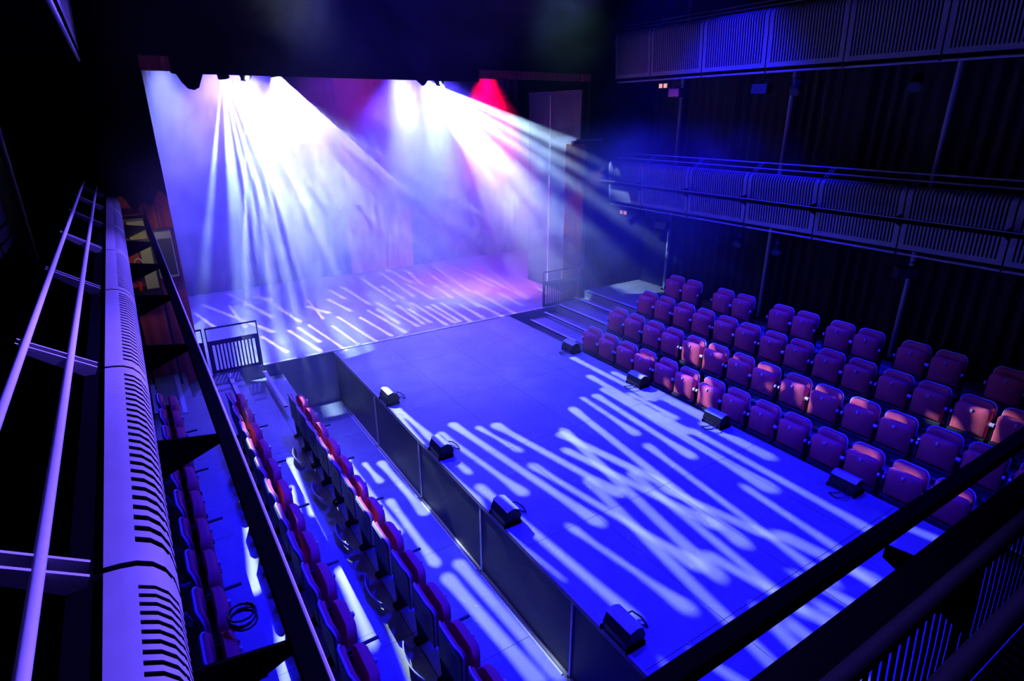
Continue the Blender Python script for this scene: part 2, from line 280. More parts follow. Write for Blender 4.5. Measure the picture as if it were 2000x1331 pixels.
# header dressing: black border with a sagging lobe, red pelmet ends
bd = MB()
pts = [(0.98, 5.38)] + [(1.0+0.02*k, 5.38-0.01*k) for k in range(6)]
lobe = [(1.10, 5.36), (1.16, 5.24), (1.24, 5.14), (1.33, 5.12), (1.41, 5.16), (1.46, 5.28), (1.50, 5.37)]
poly = [(1.02, 5.9), (1.02, 5.38)] + lobe + [(6.85, 5.38), (6.85, 5.9)]
bd.prism(poly, 'y', 11.955, 11.99)
o = bd.obj('border_cloth', 'black', bevel=0); o['label'] = 'black cloth border hung across the top of the stage opening'; o['category'] = 'border'
for x0, x1, lb in ((0.60, 1.03, 'short red pelmet at the left end of the black stage border'), (6.84, 9.9, 'long dark red pelmet at the right end of the black stage border')):
    o = curtain('pelmet', (x0, 11.93), (x1, 11.93), 5.40 if x0 < 1 else 5.46, 5.62, 'red_drape', 0.01, 0.12, label=lb, category='pelmet')
# back drape and side masking
o = curtain('backdrop_curtain', (-1.4, 18.25), (12.0, 18.25), 0.0, 9.0, 'blue_drape', 0.07, 0.32, seed=5, label='deep blue backdrop curtain across the rear of the stage', category='curtain')
o = curtain('centre_curtain', (5.6, 18.08), (7.7, 18.08), 0.02, 7.0, 'red_drape', 0.05, 0.26, seed=9, label='magenta-lit pleated curtain at the middle of the rear stage', category='curtain')
m_ = MB(); m_.box(9.95, 10.01, 12.3, 14.6, 0.0, 5.3); f_ = thing('masking_flat', 'tall black masking flat standing at the right side of the stage', 'stage flat', (0,0,0))
m_.obj('panel', 'blue_drape', f_); MB().box(9.925, 9.95, 13.55, 13.59, 0.02, 5.2).obj('frame_edge', 'lightgrey', f_); MB().box(10.01, 10.05, 12.4, 14.5, 0.0, 0.09).obj('brace', 'black', f_)
# curtains beside the opening
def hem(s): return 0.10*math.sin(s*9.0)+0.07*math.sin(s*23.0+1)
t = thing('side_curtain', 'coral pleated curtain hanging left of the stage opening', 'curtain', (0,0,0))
curtain('drape', (-0.35, 11.80), (0.60, 11.80), 0.02, 4.0, 'red_drape', 0.04, 0.19, t, seed=3)
curtain('shade_sheet', (-0.35, 11.72), (0.60, 11.72), 3.38, 4.05, 'black', 0.01, 0.3, t, seed=4, hem=hem)  # dark sheet standing in for the shadow on the curtain's upper part
MB().tube([(-0.4, 11.78, 4.06), (0.6, 11.78, 4.06)], 0.02).obj('curtain_rail', 'blacksteel', t)
t = thing('side_curtain', 'coral pleated curtain hanging right of the stage opening', 'curtain', (0,0,0))
curtain('drape', (9.33, 12.08), (9.96, 12.08), 0.02, 4.05, 'red_drape', 0.035, 0.19, t, seed=6)
MB().box(9.36, 10.3, 11.80, 11.9, 4.05, 4.13).obj('curtain_box', 'blacksteel', t)
MB().tube([(9.40, 11.78, 4.15), (10.25, 11.78, 4.15)], 0.02).obj('curtain_rail', 'pipe', t)
# auditorium side drapes
sections = [(-1.0, 3.4), (3.4, 6.35), (6.35, 9.3), (9.3, 11.8)]
pos = ['nearest the rear gallery', 'second from the rear gallery', 'third from the rear gallery', 'nearest the stage']
for (a, b), w_ in zip(sections, pos):
    curtain('wall_drape', (11.98, a), (11.98, b-0.03), 0.29, 9.2, 'drape', 0.05, 0.24, seed=int(a*7+20), label='black pleated drape along the right wall, %s' % w_, category='drape')
    curtain('wall_drape', (-1.42, b-0.03), (-1.42, a), 0.25, 9.2, 'drape', 0.05, 0.24, seed=int(a*5+40), label='black pleated drape along the left wall, %s' % w_, category='drape')
# pale wall poles
for k, y in enumerate((1.95, 4.93, 7.86, 10.8)):
    r = thing('wall_pole', 'pale vertical pole before the right wall drapes, %s from the stage' % ORD[3-k], 'pole', (11.84, y, 0.28), 0, 'poles on the right wall')
    MB().tube([(0,0,0),(0,0,9.2)], 0.045, 12).obj('tube', 'pipe', r, smooth=True); MB().tube([(0,0,0),(0,0,0.03)], 0.09, 14).obj('foot_plate', 'blacksteel', r)
r = thing('wall_pole', 'pale vertical pole before the left wall drapes near the stage', 'pole', (-1.3, 11.1, 0.24))
MB().tube([(0,0,0),(0,0,9.2)], 0.035, 12).obj('tube', 'pipe', r, smooth=True); MB().tube([(0,0,0),(0,0,0.03)], 0.09, 14).obj('foot_plate', 'blacksteel', r)
# ------------------------------------------------------------------ galleries
# profile in (outward u, z): u = 0 at the vertical face, negative behind it
ZC = 4.7
PROF = [(-0.082, -1.078), (-0.045, -1.081), (-0.012, -1.088), (0.020, -1.106), (0.043, -1.136), (0.057, -1.180), (0.060, -1.235), (0.053, -1.32), (0.040, -1.45), (0.024, -1.65), (0.010, -1.88), (0.004, -2.0), (0.0, -2.08)]
def panel_bm(L, s0=2, slots=24, s1=11):
    """one curved sheet of length L along local y, slots cut right through; local x = outward"""
    mb = MB(); th_ = 0.004
    ys = [0.012]; pitch = (L-0.024-0.14)/slots
    edges = []
    y = 0.012+0.07
    for k in range(slots):
        edges.append((y+pitch*0.27, y+pitch*0.73)); y += pitch
    cuts = [0.012] + [e for ab in edges for e in ab] + [L-0.012]
    P = PROF; n = len(P)
    def nrm(i):
        a = Vector(P[max(i-1,0)]); b = Vector(P[min(i+1,n-1)]); d = (b-a).normalized(); return Vector((-d.y, d.x))*-1
    idx = {}
    vs = []; fs = []
    for side in (0, 1):
        for i in range(n):
            o_ = nrm(i)*th_*side
            for j, yy in enumerate(cuts):
                idx[(side, i, j)] = len(vs); vs.append((P[i][0]-o_.x*1, yy, P[i][1]-o_.y*1))
    def solid(i, j): return not (j % 2 == 1 and s0 <= i < s1)
    for i in range(n-1):
        for j in range(len(cuts)-1):
            if not solid(i, j): continue
            for side in (0, 1):
                fs.append((idx[(side,i,j)], idx[(side,i+1,j)], idx[(side,i+1,j+1)], idx[(side,i,j+1)]))
            if i == 0 or not solid(i-1, j): fs.append((idx[(0,i,j)], idx[(0,i,j+1)], idx[(1,i,j+1)], idx[(1,i,j)]))
            if i == n-2 or not solid(i+1, j): fs.append((idx[(0,i+1,j)], idx[(0,i+1,j+1)], idx[(1,i+1,j+1)], idx[(1,i+1,j)]))
            if j == 0 or not solid(i, j-1): fs.append((idx[(0,i,j)], idx[(0,i+1,j)], idx[(1,i+1,j)], idx[(1,i,j)]))
            if j == len(cuts)-2 or not solid(i, j+1): fs.append((idx[(0,i,j+1)], idx[(0,i+1,j+1)], idx[(1,i+1,j+1)], idx[(1,i,j+1)]))
    mb.add(vs, fs); return mb
def gallery(name, label, T, joints, ymin, ymax, dz=0.0, rails=True, bar=True, lower=True, pm='grille', depth=1.25, fill=True):
    """T: function local (u, s, z) -> world point; s runs along the front."""
    r = thing(name, label, 'gallery')
    def put(mb, nm, m, bevel=0, smooth=False, parent=None):
        mb.v = [tuple(T(*v)) for v in mb.v]; return mb.obj(nm, m, parent or r, bevel, smooth)
    for a, b in zip(joints[:-1], joints[1:]):
        mb = panel_bm(b-a, 2 if fill else 7); mb.v = [(v[0], v[1]+a, v[2]+ZC+dz) for v in mb.v]
        put(mb, 'slotted_panel', pm, smooth=True)
    z = ZC+dz
    put(MB().box(-depth, -0.02, ymin, ymax, z-2.10, z-2.03), 'deck', 'black')
    if fill: put(MB().box(-0.16, -0.085, ymin, ymax, z-1.14, z-1.085), 'top_beam', 'black')
    if fill: put(MB().box(-0.13, -0.11, ymin, ymax, z-2.03, z-1.14), 'backing_sheet', 'black')
    rs = 0.0 if fill else 0.09; rr_ = 0.015 if fill else 0.02; rm = 'pipe' if fill else 'satin'
    if rails:
        put(MB().tube([(-0.33+rs, ymin, z-0.90), (-0.33+rs, ymax, z-0.90)], rr_, 12), 'top_rail', rm, smooth=True)
        put(MB().tube([(-0.195+rs, ymin, z-1.0), (-0.195+rs, ymax, z-1.0)], rr_, 12), 'second_rail', rm, smooth=True)
        for j in joints:
            if j < ymin or j > ymax: continue
            mb = MB()
            for q in (-0.035, 0.025):
                mb.add([( -0.36, j+q, z-0.885), (-0.36, j+q+.01, z-0.885), (-0.335, j+q, z-.945), (-0.335, j+q+.01, z-.945),
                        (-0.105, j+q, z-1.055), (-0.105, j+q+.01, z-1.055), (-0.13, j+q, z-1.11), (-0.13, j+q+.01, z-1.11)],
                       [(0,1,5,4),(2,6,7,3),(0,4,6,2),(1,3,7,5),(0,2,3,1),(4,5,7,6)])
            mb.v = [(v[0]+rs, v[1], v[2]) for v in mb.v]; put(mb, 'rail_post', rm)
    if bar:
        put(MB().box(0.315 if fill else 0.337, 0.375 if fill else 0.397, ymin, ymax, z-1.61 if fill else z-1.60, z-1.53 if fill else z-1.54), 'lighting_bar', 'black')
        if fill: put(MB().tube([(0.382, ymin, z-1.535), (0.382, ymax, z-1.535)], 0.008, 8), 'edge_tube', 'pipe' if fill else 'blacksteel', smooth=True)
        for j in joints:
            if j < ymin or j > ymax: continue
            mb = MB(); mb.prism([(0.03, z-1.50), (0.02, z-1.72), (0.315, z-1.60), (0.315, z-1.545)], 'y', j-0.006, j+0.006); put(mb, 'bar_bracket', 'black')
    if lower:
        put(MB().tube([(-0.03, ymin, z-2.16), (-0.03, ymax, z-2.16)], 0.02, 10), 'lower_bar', 'pipe', smooth=True)
        for j in joints:
            if ymin <= j <= ymax: put(MB().box(-0.05, -0.01, j-.02, j+.02, z-2.17, z-2.10), 'lower_bar_hanger', 'blacksteel')
    return r
XF = -0.150
JL = [1.56, 3.10, 4.65, 6.15, 7.62, 9.1, 10.55]
JR = [0.26, 1.75, 3.25, 4.73, 6.22, 7.72, 9.24, 10.72, 11.9]
gallery('gallery', 'left gallery with pale curved slotted panels, twin handrails and black outboard bar', lambda u, s, z: (XF+u, s, z), [0.62]+JL, 0.62, 11.15)
gallery('gallery', 'right gallery with curved slotted panels, twin handrails and outboard lighting bar, middle level', lambda u, s, z: (10.5-XF-u, s, z), JR, 0.3, 11.85)
gallery('gallery', 'upper right gallery of flat slotted panels above the dark drapes', lambda u, s, z: (10.5-XF-u, s, z), JR, 0.3, 11.85, dz=2.92, bar=False)
gallery('gallery', 'upper left gallery in shadow above the left handrails', lambda u, s, z: (XF+u, s, z), [0.62]+JL, 0.62, 11.15, dz=2.92, bar=False, rails=False)
gallery('gallery', 'black rear gallery front with slots, handrails and outboard bar, crossing the lower right corner', lambda u, s, z: (s, 0.455+u, z), [0.72, 2.2, 3.7, 5.2, 6.7, 8.2, 9.7], 0.3, 10.1, pm='black', lower=False, fill=False)
# ------------------------------------------------------------------ seats (local: faces +x, origin on the floor under the backrest)
def outline(w, z0, z1, r, crown=0.0, n=6):
    h = w/2; pts = [(-h, z0), (h, z0)]
    for k in range(n+1):
        a = math.pi/2*k/n; pts.append((h-r+r*math.cos(a), z1-r+r*math.sin(a)))
    for k in range(n+1):
        a = math.pi/2+math.pi/2*k/n; pts.append((-h+r+r*math.cos(a), z1-r+r*math.sin(a)))
    return pts
def cushion(w, z0, z1, r, xa, xb, puff, lean=0.0, bow=0.0):
    """soft slab: xa back plane, xb front plane, front face puffed, whole slab bowed across its width"""
    o = outline(w, z0, z1, r); cy, cz = 0, (z0+z1)/2; vs = []; fs = []; n = len(o)
    def X(x, y, z): return x + lean*(z-z0) + bow*(1-(2*y/w)**2)
    rings = [(xa, 0.985), (xa+(xb-xa)*.25, 1.0), (xa+(xb-xa)*.7, 1.0), (xb, .965), (xb+puff*.6, .85), (xb+puff*.9, .55), (xb+puff, .25)]
    for x, s in rings:
        for (y, z) in o: yy, zz = y*s, cz+(z-cz)*(1-(1-s)*0.75); vs.append((X(x, yy, zz), yy, zz))
    for i in range(len(rings)-1):
        for k in range(n): fs.append((i*n+k, i*n+(k+1) % n, (i+1)*n+(k+1) % n, (i+1)*n+k))
    fs.append(tuple(range(n))); fs.append(tuple((len(rings)-1)*n+k for k in range(n)))
    return MB().add(vs, fs)
def rim_tube(w, z0, z1, r, x, rad, lean, bow):
    o = outline(w, z0, z1, r)[1:]; o = o + [(-w/2, z0)]
    return MB().tube([(x + lean*(z-z0) + bow*(1-(2*y/w)**2), y, z) for y, z in o], rad, 6)
def make_seat(arm, tray):
    t = thing('tip_up_seat', '', 'seat')
    cushion(0.435, 0.40, 0.845, 0.09, -0.025, 0.0, 0.004, 0.0, -0.05).obj('back_shell', 'shell', t, smooth=True)
    cushion(0.425, 0.40, 0.84, 0.085, 0.004, 0.035, 0.02, 0.0, -0.045).obj('backrest', 'coral', t, smooth=True)
    rim_tube(0.44, 0.42, 0.85, 0.09, -0.004, 0.011, 0.0, -0.05).obj('backrest_piping', 'rim', t, smooth=True)
    cushion(0.455, 0.345, 0.78, 0.085, 0.07, 0.135, 0.025, 0.03, 0.03).obj('seat_cushion', 'coral', t, smooth=True)
    MB().box(0.08, 0.18, -0.235, 0.235, 0.275, 0.345).obj('seat_hinge_rail', 'shell', t, bevel=0.01)
    k = MB(); k.tube([(0.196, 0, 0.718), (0.214, 0, 0.718)], 0.016, 10); k.add([(0.195,-.012,.69),(0.207,-.012,.69),(0.207,.012,.69),(0.195,.012,.69),(0.19,-.018,.738),(0.21,-.018,.738),(0.21,.018,.738),(0.19,.018,.738)], [(0,1,2,3),(4,7,6,5),(0,4,5,1),(1,5,6,2),(2,6,7,3),(3,7,4,0)])
    k.obj('catch', 'chrome', t)
    for s in (-1, 1):
        l = MB(); y = s*0.246
        l.prism([(-0.03, 0.0), (0.22, 0.0), (0.20, 0.04), (0.12, 0.06), (0.12, 0.50), (0.16, 0.56), (0.16, 0.60), (0.02, 0.62), (0.0, 0.5), (0.02, 0.06), (-0.03, 0.04)], 'y', y-0.010, y+0.010)
        l.obj('leg', 'blacksteel', t)
        MB().tube([(0.14, y-0.012, 0.585), (0.14, y+0.012, 0.585)], 0.030, 12).obj('hinge_cap', 'chrome', t, smooth=True)
    if arm:
        MB().box(0.05, 0.33, -0.258, -0.228, 0.605, 0.625).obj('armrest', 'shell', t, bevel=0.006)
    if tray:
        vs = []; fs = []
        for i in range(9):
            y = -0.255+i*0.51/8; x = -0.16-0.06*(1-((i-4)/4)**2)
            vs += [(x, y, 0.13), (x+0.012, y, 0.13), (x+0.05, y, 0.02), (x+0.038, y, 0.02)]
        for i in range(8):
            for q in range(4): a = i*4+q; b = i*4+(q+1) % 4; fs.append((a, b, b+4, a+4))
        fs += [(0,1,2,3), (35,34,33,32)]
        MB().add(vs, fs).obj('kick_plate', 'pipe', t); 
    return t
P0 = make_seat(False, False); P1 = make_seat(True, True); PX = [P0, P1]; used = [False, False]
def seat(kind, loc, rz, label, group):
    if not used[kind]:
        o = PX[kind]; used[kind] = True; o.location = loc; o.rotation_euler = (0, 0, rz); o['label'] = label; o['group'] = group; return o
    return dup(PX[kind], loc, rz, label, group)
def seat_line(_, y0, X, n):
    out = []; y = y0
    for i in range(n): out.append(y/X); y -= 0.52 if i % 2 == 0 else 0.56
    return out
ROWS = {
 'front': (8.12, -0.52, seat_line(1.169, 9.49, 8.12, 14)),
 'second': (8.81, -0.19, seat_line(1.073, 9.453, 8.81, 15)),
 'third': (9.70, 0.06, seat_line(.975, 9.457, 9.70, 14)),
 'rear': (10.65, 0.28, [.896,.847,.765,.716,.633,.584,.52,.471,.402,.353,.278,.229])}
for rn, (X, z, Y) in ROWS.items():
    for i, q in enumerate(Y):
        seat(0, (X, q*X-0.22, z), math.pi, 'coral tip-up seat, %s from the stage in the %s row right of the platform' % (ORD[i], rn), 'tip-up seats in the right rows')
LROWS = {'front': (1.60, -0.25, 9.08, 13, [4]), 'middle': (0.74, 0.0, 9.08, 12, []), 'rear': (-0.13, 0.24, 8.98, 11, [])}
for rn, (X, z, y0, n, _) in LROWS.items():
    for i in range(n):
        seat(i % 2, (X, y0-0.22-0.54*i, z), 0.0, 'dark-backed coral tip-up seat, %s from the stage in the %s row left of the platform' % (ORD[i], rn), 'tip-up seats in the left rows')
# step nosings in the aisles next to the stage
def nosing(x, z, y0, y1, label):
    t = thing('step_nosing', label, 'step edging', (x, y0, z), 0, 'aluminium step edgings')
    MB().box(-0.035, 0.035, 0, y1-y0, 0.0, 0.012).obj('tread_strip', 'alu', t, bevel=0.003)
    MB().box(-0.03, 0.03, 0.02, y1-y0-0.02, -0.03, 0.0).obj('riser_block', 'black', t)
for k, (x, z) in enumerate([(1.66, -0.06), (1.02, 0.05), (0.14, 0.24), (-0.24, 0.34)]):
    nosing(x, z, 9.95, 11.75 if k < 3 else 11.2, 'pale metal step edging left of the platform, %s from the platform' % ORD[k])
for k, (x, z) in enumerate([(8.14, -0.19), (8.58, -0.07), (9.04, 0.06), (9.55, 0.17), (10.0, 0.28)]):
    nosing(x, z, 9.95, 11.8, 'pale metal step edging right of the platform, %s from the platform' % ORD[k])
for k, (x, z, y) in enumerate([(8.14, -0.19, 1.6), (9.04, 0.06, 2.0)]):
    nosing(x, z, y-.6, y+.2, 'short step edging by the rear end of the right rows, %s from the platform' % ORD[k])
# ------------------------------------------------------------------ foldback wedges on the platform edges
def make_wedge():
    t = thing('floor_light', '', 'floor light')
    prof = [(0.0, 0.0), (0.20, 0.0), (0.24, 0.10), (0.20, 0.19), (0.12, 0.225), (0.03, 0.20), (-0.01, 0.11)]
    MB().prism(prof, 'y', -0.17, 0.17).obj('housing', 'blacksteel', t, bevel=0.008)
    mb = MB(); c = [(0.205, 0.195), (0.165, 0.214), (0.12, 0.232), (0.07, 0.222), (0.028, 0.207)]
    vs = []; fs = []
    for (x, z) in c: vs += [(x, -0.172, z), (x, 0.172, z), (x, 0.172, z+0.006), (x, -0.172, z+0.006)]
    for i in range(len(c)-1):
        for q in range(4): a = i*4+q; b = i*4+(q+1) % 4; fs.append((a, b, b+4, a+4))
    fs += [(0,1,2,3), (19,18,17,16)]
    MB().add(vs, fs).obj('curved_lid', 'lightgrey', t)
    cb = [(0.22, 0.05, 0.05), (0.30, 0.02, 0.03), (0.38, -0.06, 0.015), (0.41, 0.05, 0.015), (0.36, 0.14, 0.05), (0.28, 0.12, 0.09), (0.21, 0.08, 0.09)]
    P = []
    for i in range(len(cb)-1):
        for q in range(4):
            f = q/4; P.append(tuple(cb[i][m]*(1-f)+cb[i+1][m]*f for m in range(3)))
    MB().tube(P, 0.009, 6).obj('cable_loop', 'cable', t, smooth=True)
    MB().box(-0.02, 0.22, -0.19, -0.17, 0.0, 0.05).obj('foot', 'black', t)
    MB().box(-0.02, 0.22, 0.17, 0.19, 0.0, 0.05).obj('foot', 'black', t)
    return t
WD = make_wedge(); first = True
GW = 'small wedge floor lights along the platform edges'
for side, X, rz, Ys in (('left', 3.11, 0, [9.02, 6.98, 5.18, 3.05]), ('right', 7.47, math.pi, [9.15, 7.15, 5.35, 3.22])):
    for i, y in enumerate(Ys):
        lb = 'small black wedge floor light on the %s platform edge, %s from the stage' % (side, ORD[i])
        if first: WD.location = (X, y, 0.0); WD.rotation_euler.z = rz; WD['label'] = lb; WD['group'] = GW; first = False
        else: dup(WD, (X, y, 0.0), rz, lb, GW)
# ------------------------------------------------------------------ slotted safety gates on the stage edge
def gate(x0, x1, label, y=YS+0.03, half=False):
    t = thing('safety_gate', label, 'gate', (x0, y, 0.0)); L = x1-x0
    mb = MB(); n = int((L-0.16)/0.062); s = 0.08; step = (L-2*s)/n
    mb.box(0, L, -0.01, 0.01, 0.60, 0.69); mb.box(0, L, -0.01, 0.01, 0.02, 0.08); mb.box(0, s, -0.01, 0.01, 0.08, 0.60); mb.box(L-s, L, -0.01, 0.01, 0.08, 0.60)
    for k in range(n): 
        if k: mb.box(s+k*step-0.014, s+k*step+0.014, -0.01, 0.01, 0.08, 0.60)
    mb.obj('slotted_panel', 'blacksteel', t)
    MB().bar((0, 0, 0.945), (L, 0, 0.945), 0.03, 0.03).obj('top_rail', 'blacksteel', t)
    for x in (0.01, L-0.01): MB().bar((x, 0, 0.69), (x, 0, 0.93), 0.02).obj('post', 'blacksteel', t)
    MB().box(0.0, L, -0.05, -0.02, 0.0, 0.03).obj('kick_rail', 'pipe', t)
    for x in (0.05, L-0.1): MB().box(x, x+0.06, -0.065, -0.05, 0.0, 0.035).obj('bolt_plate', 'chrome', t)
gate(0.76, 1.69, 'black slotted safety gate at the left end of the stage edge')
gate(0.10, 0.71, 'half-hidden slotted safety gate between the left gate and the coral curtain')
gate(8.62, 9.90, 'black slotted safety gate at the right end of the stage edge')
for k in range(6):
    x = 2.35+k*1.18
    t = thing('edge_clip', 'pair of bright clips on the stage edge strip, %s from the left gate' % ORD[k], 'clip', (x, YS+0.03, 0.018), 0, 'clips on the stage edge strip')
    for q in (0, 0.14): MB().box(q, q+0.06, -0.03, 0.02, 0.0, 0.02).obj('clip_plate', 'chrome', t, bevel=0.004)
# ------------------------------------------------------------------ small luminaires on the galleries
def make_can(kind):
    t = thing('gallery_spotlight', '', 'spotlight')
    MB().tube([(0, 0, 0), (0, 0, -0.10)], 0.012, 8).obj('clamp_stem', 'blacksteel', t)
    y = MB(); y.bar((0, -0.11, -0.10), (0, 0.11, -0.10), 0.02, 0.01); y.bar((0, -0.11, -0.10), (0, -0.11, -0.25), 0.02, 0.01); y.bar((0, 0.11, -0.10), (0, 0.11, -0.25), 0.02, 0.01); y.obj('yoke', 'blacksteel', t)
    b = MB()
    if kind == 0:
        d = Vector((-0.8, 0.1, -0.6)).normalized(); c = Vector((0, 0, -0.25))
        b.tube([c-d*0.14, c-d*0.10, c+d*0.10, c+d*0.16], [0.05, 0.085, 0.085, 0.10], 14); b.obj('lamp_body', 'blacksteel', t, smooth=True)
        MB().tube([c+d*0.161, c+d*0.166], 0.085, 14).obj('lens', 'lens', t)
    else:
        b.box(-0.09, 0.09, -0.16, 0.16, -0.36, -0.18); b.obj('lamp_body', 'blacksteel', t, bevel=0.01)
        MB().box(-0.10, -0.09, -0.15, 0.15, -0.35, -0.19).obj('front_glass', 'lens', t)
    return t
K = [make_can(0), make_can(1)]; ku = [False, False]
def can(kind, loc, label, rz=0):
    g = 'small spotlights under the right galleries'
    if not ku[kind]: ku[kind] = True; o = K[kind]; o.location = loc; o.rotation_euler.z = rz; o['label'] = label; o['group'] = g; return o
    return dup(K[kind], loc, rz, label, g)
XR = 10.5-XF+0.03
for i, (y, k) in enumerate([(10.96, 0), (9.98, 1), (7.79, 0), (6.9, 0), (4.52, 1)]):
    can(k, (XR, y, 2.52), 'small dark spotlight under the middle right gallery, %s from the stage' % ORD[i], 0.2*i)
for i, (y, k) in enumerate([(9.9, 1), (7.76, 1), (7.0, 0), (5.0, 0)]):
    can(k, (XR, y, 5.44), 'small dark spotlight under the upper right gallery, %s from the stage' % ORD[i], 0.15*i)
for (y, z, lb) in ((11.30, 2.50, 'small twin lamp with two lit faces under the middle right gallery'), (10.28, 5.44, 'small twin lamp with two warm lit faces under the upper right gallery')):
    t = thing('twin_lamp', lb, 'lamp', (XR, y, z))
    MB().tube([(0, 0, 0), (0, 0, -0.06)], 0.01, 8).obj('stem', 'blacksteel', t)
    MB().box(-0.04, 0.05, -0.14, 0.14, -0.17, -0.06).obj('housing', 'blacksteel', t)
    for q in (-0.07, 0.07): MB().box(-0.052, -0.04, q-0.045, q+0.045, -0.16, -0.075).obj('lamp_face', 'lamp_warm', t)
# ------------------------------------------------------------------ backstage things seen through the left gallery bar
t = thing('speaker_cabinet', 'grey loudspeaker cabinet hung in front of the coral curtain left of the stage', 'loudspeaker', (0.40, 11.45, 2.15))
MB().box(-0.17, 0.12, -0.12, 0.12, 0.0, 0.78).obj('cabinet', 'lightgrey', t, bevel=0.015); MB().box(-0.15, 0.10, -0.125, -0.12, 0.04, 0.66).obj('grille_cloth', 'facing', t)
MB().bar((-0.02, 0.0, 0.78), (-0.02, 0.0, 1.85), 0.02).obj('hanging_bar', 'blacksteel', t)
t = thing('storage_rack', 'tall black storage rack with cream boards behind the left gallery end', 'rack', (-0.05, 11.45, 0.0))
for z in (1.95, 2.35, 2.75, 3.15): MB().box(-0.16, 0.26, -0.2, 0.2, z, z+0.03).obj('shelf', 'blacksteel', t)
for x in (-0.16, 0.26):
    for y in (-0.2, 0.2): MB().bar((x, y, 0.0), (x, y, 3.35), 0.03).obj('upright', 'blacksteel', t)
for x0, x1, z0, z1, yy in ((0.06, 0.24, 2.0, 2.33, -0.12), (0.08, 0.24, 2.40, 2.70, -0.05), (-0.02, 0.22, 2.8, 3.1, 0.1)): MB().box(x0, x1, yy, yy+0.02, z0, z1).obj('cream_board', 'cream', t, label='cream painted board')
o = MB().tube([(-0.08, 11.40, 1.982), (-0.08, 11.40, 2.12)], [0.03, 0.035], 14).obj('red_tumbler', 'red', smooth=True); o['label'] = 'red plastic tumbler on the lowest shelf of the storage rack'; o['category'] = 'tumbler'
o = MB().tube([(-0.10, 11.3, 2.395), (-0.08, 11.3, 2.50), (-0.02, 11.3, 2.54), (0.03, 11.3, 2.48), (0.04, 11.3, 2.395)], 0.012, 8).obj('pale_hook', 'lightgrey', smooth=True); o['label'] = 'pale curved hook standing on the second shelf of the storage rack'; o['category'] = 'hook'
# coil of cable on the rear left seat
P = []
for i in range(60):
    a = i*0.55; P.append((0.13+0.10*math.cos(a), 4.05+0.11*math.sin(a), 1.06+0.0016*i+0.02*math.sin(a*0.7)))
o = MB().tube(P, 0.008, 6).obj('cable_coil', 'cable', smooth=True); o['label'] = 'coil of black cable resting on a seat of the left rear row'; o['category'] = 'cable'
# ------------------------------------------------------------------ gobo lamps: a real plate with drop-shaped cut-outs in front of the source
def field_fn(drips, xdrips=()):
    def f(O, D):
        """O origin (3,), D directions (...,3); >0 solid, <0 hole; in metres at the lit surface"""
        out = np.full(D.shape[:-1], 9.0)
        for pl, ds in (('z', drips), ('x', xdrips)):
            for (a0, a1, b0, b1, ra, rb, rn, h) in ds:
                if pl == 'z': dn, on, i, j = D[..., 2], O[2], 0, 1
                else: dn, on, i, j = D[..., 0], O[0], 1, 2
                t = (h-on)/np.where(np.abs(dn) < 1e-6, 1e-6, dn); ok = t > 0
                px, py = O[i]+t*D[..., i], O[j]+t*D[..., j]
                vx, vy = b0-a0, b1-a1; L2 = vx*vx+vy*vy+1e-9; L = math.sqrt(L2)
                u = np.clip(((px-a0)*vx+(py-a1)*vy)/L2, 0, 1); d = np.hypot(px-a0-u*vx, py-a1-u*vy)
                # neck profile: bulb radius at the ends, thin between
                k = max(0.15, min(0.45, 0.35/L)) if pl == 'z' else 0.5
                e0 = np.clip(1-u/k, 0, 1)**1.5; e1 = np.clip(1-(1-u)/min(.6, k*1.6), 0, 1)**1.5
                r = rn+(ra-rn)*e0+(rb-rn)*e1
                out = np.minimum(out, np.where(ok, d-r, 9.0))
        return out
    return f
def gobo_plate(pos, target, field, dist=0.09, half=0.085, n=300):
    pos = Vector(pos); q = (Vector(target)-pos).to_track_quat('-Z', 'Y'); R = np.array(q.to_matrix())
    g = np.linspace(-half, half, n+1); gx, gy = np.meshgrid(g, g, indexing='ij')
    loc = np.stack([gx, gy, np.full_like(gx, -dist)], -1); D = loc @ R.T
    F = field(np.array(pos), D); F = np.where(np.hypot(gx, gy) > half*0.985, 1.0, F)
    vs = []; fs = []
    def V(x, y): vs.append((x, y, -dist)); return len(vs)-1
    solid = (F > 0); allin = solid[:-1, :-1] & solid[1:, :-1] & solid[1:, 1:] & solid[:-1, 1:]
    anyin = solid[:-1, :-1] | solid[1:, :-1] | solid[1:, 1:] | solid[:-1, 1:]
    for i in range(n):
        j = 0
        while j < n:
            if allin[i, j]:
                k = j
                while k+1 < n and allin[i, k+1]: k += 1
                fs.append((V(g[i], g[j]), V(g[i+1], g[j]), V(g[i+1], g[k+1]), V(g[i], g[k+1]))); j = k+1; continue
            if anyin[i, j]:
                cs = [(i, j), (i+1, j), (i+1, j+1), (i, j+1)]; poly = []
                for m in range(4):
                    a, b = cs[m], cs[(m+1) % 4]; fa, fb = F[a], F[b]
                    if fa > 0: poly.append((g[a[0]], g[a[1]]))
                    if (fa > 0) != (fb > 0):
                        t = fa/(fa-fb); poly.append((g[a[0]]+(g[b[0]]-g[a[0]])*t, g[a[1]]+(g[b[1]]-g[a[1]])*t))
                if len(poly) > 2: fs.append(tuple(V(x, y) for x, y in poly))
            j += 1
    mb = MB(); mb.v = vs; mb.f = fs
    return mb, q
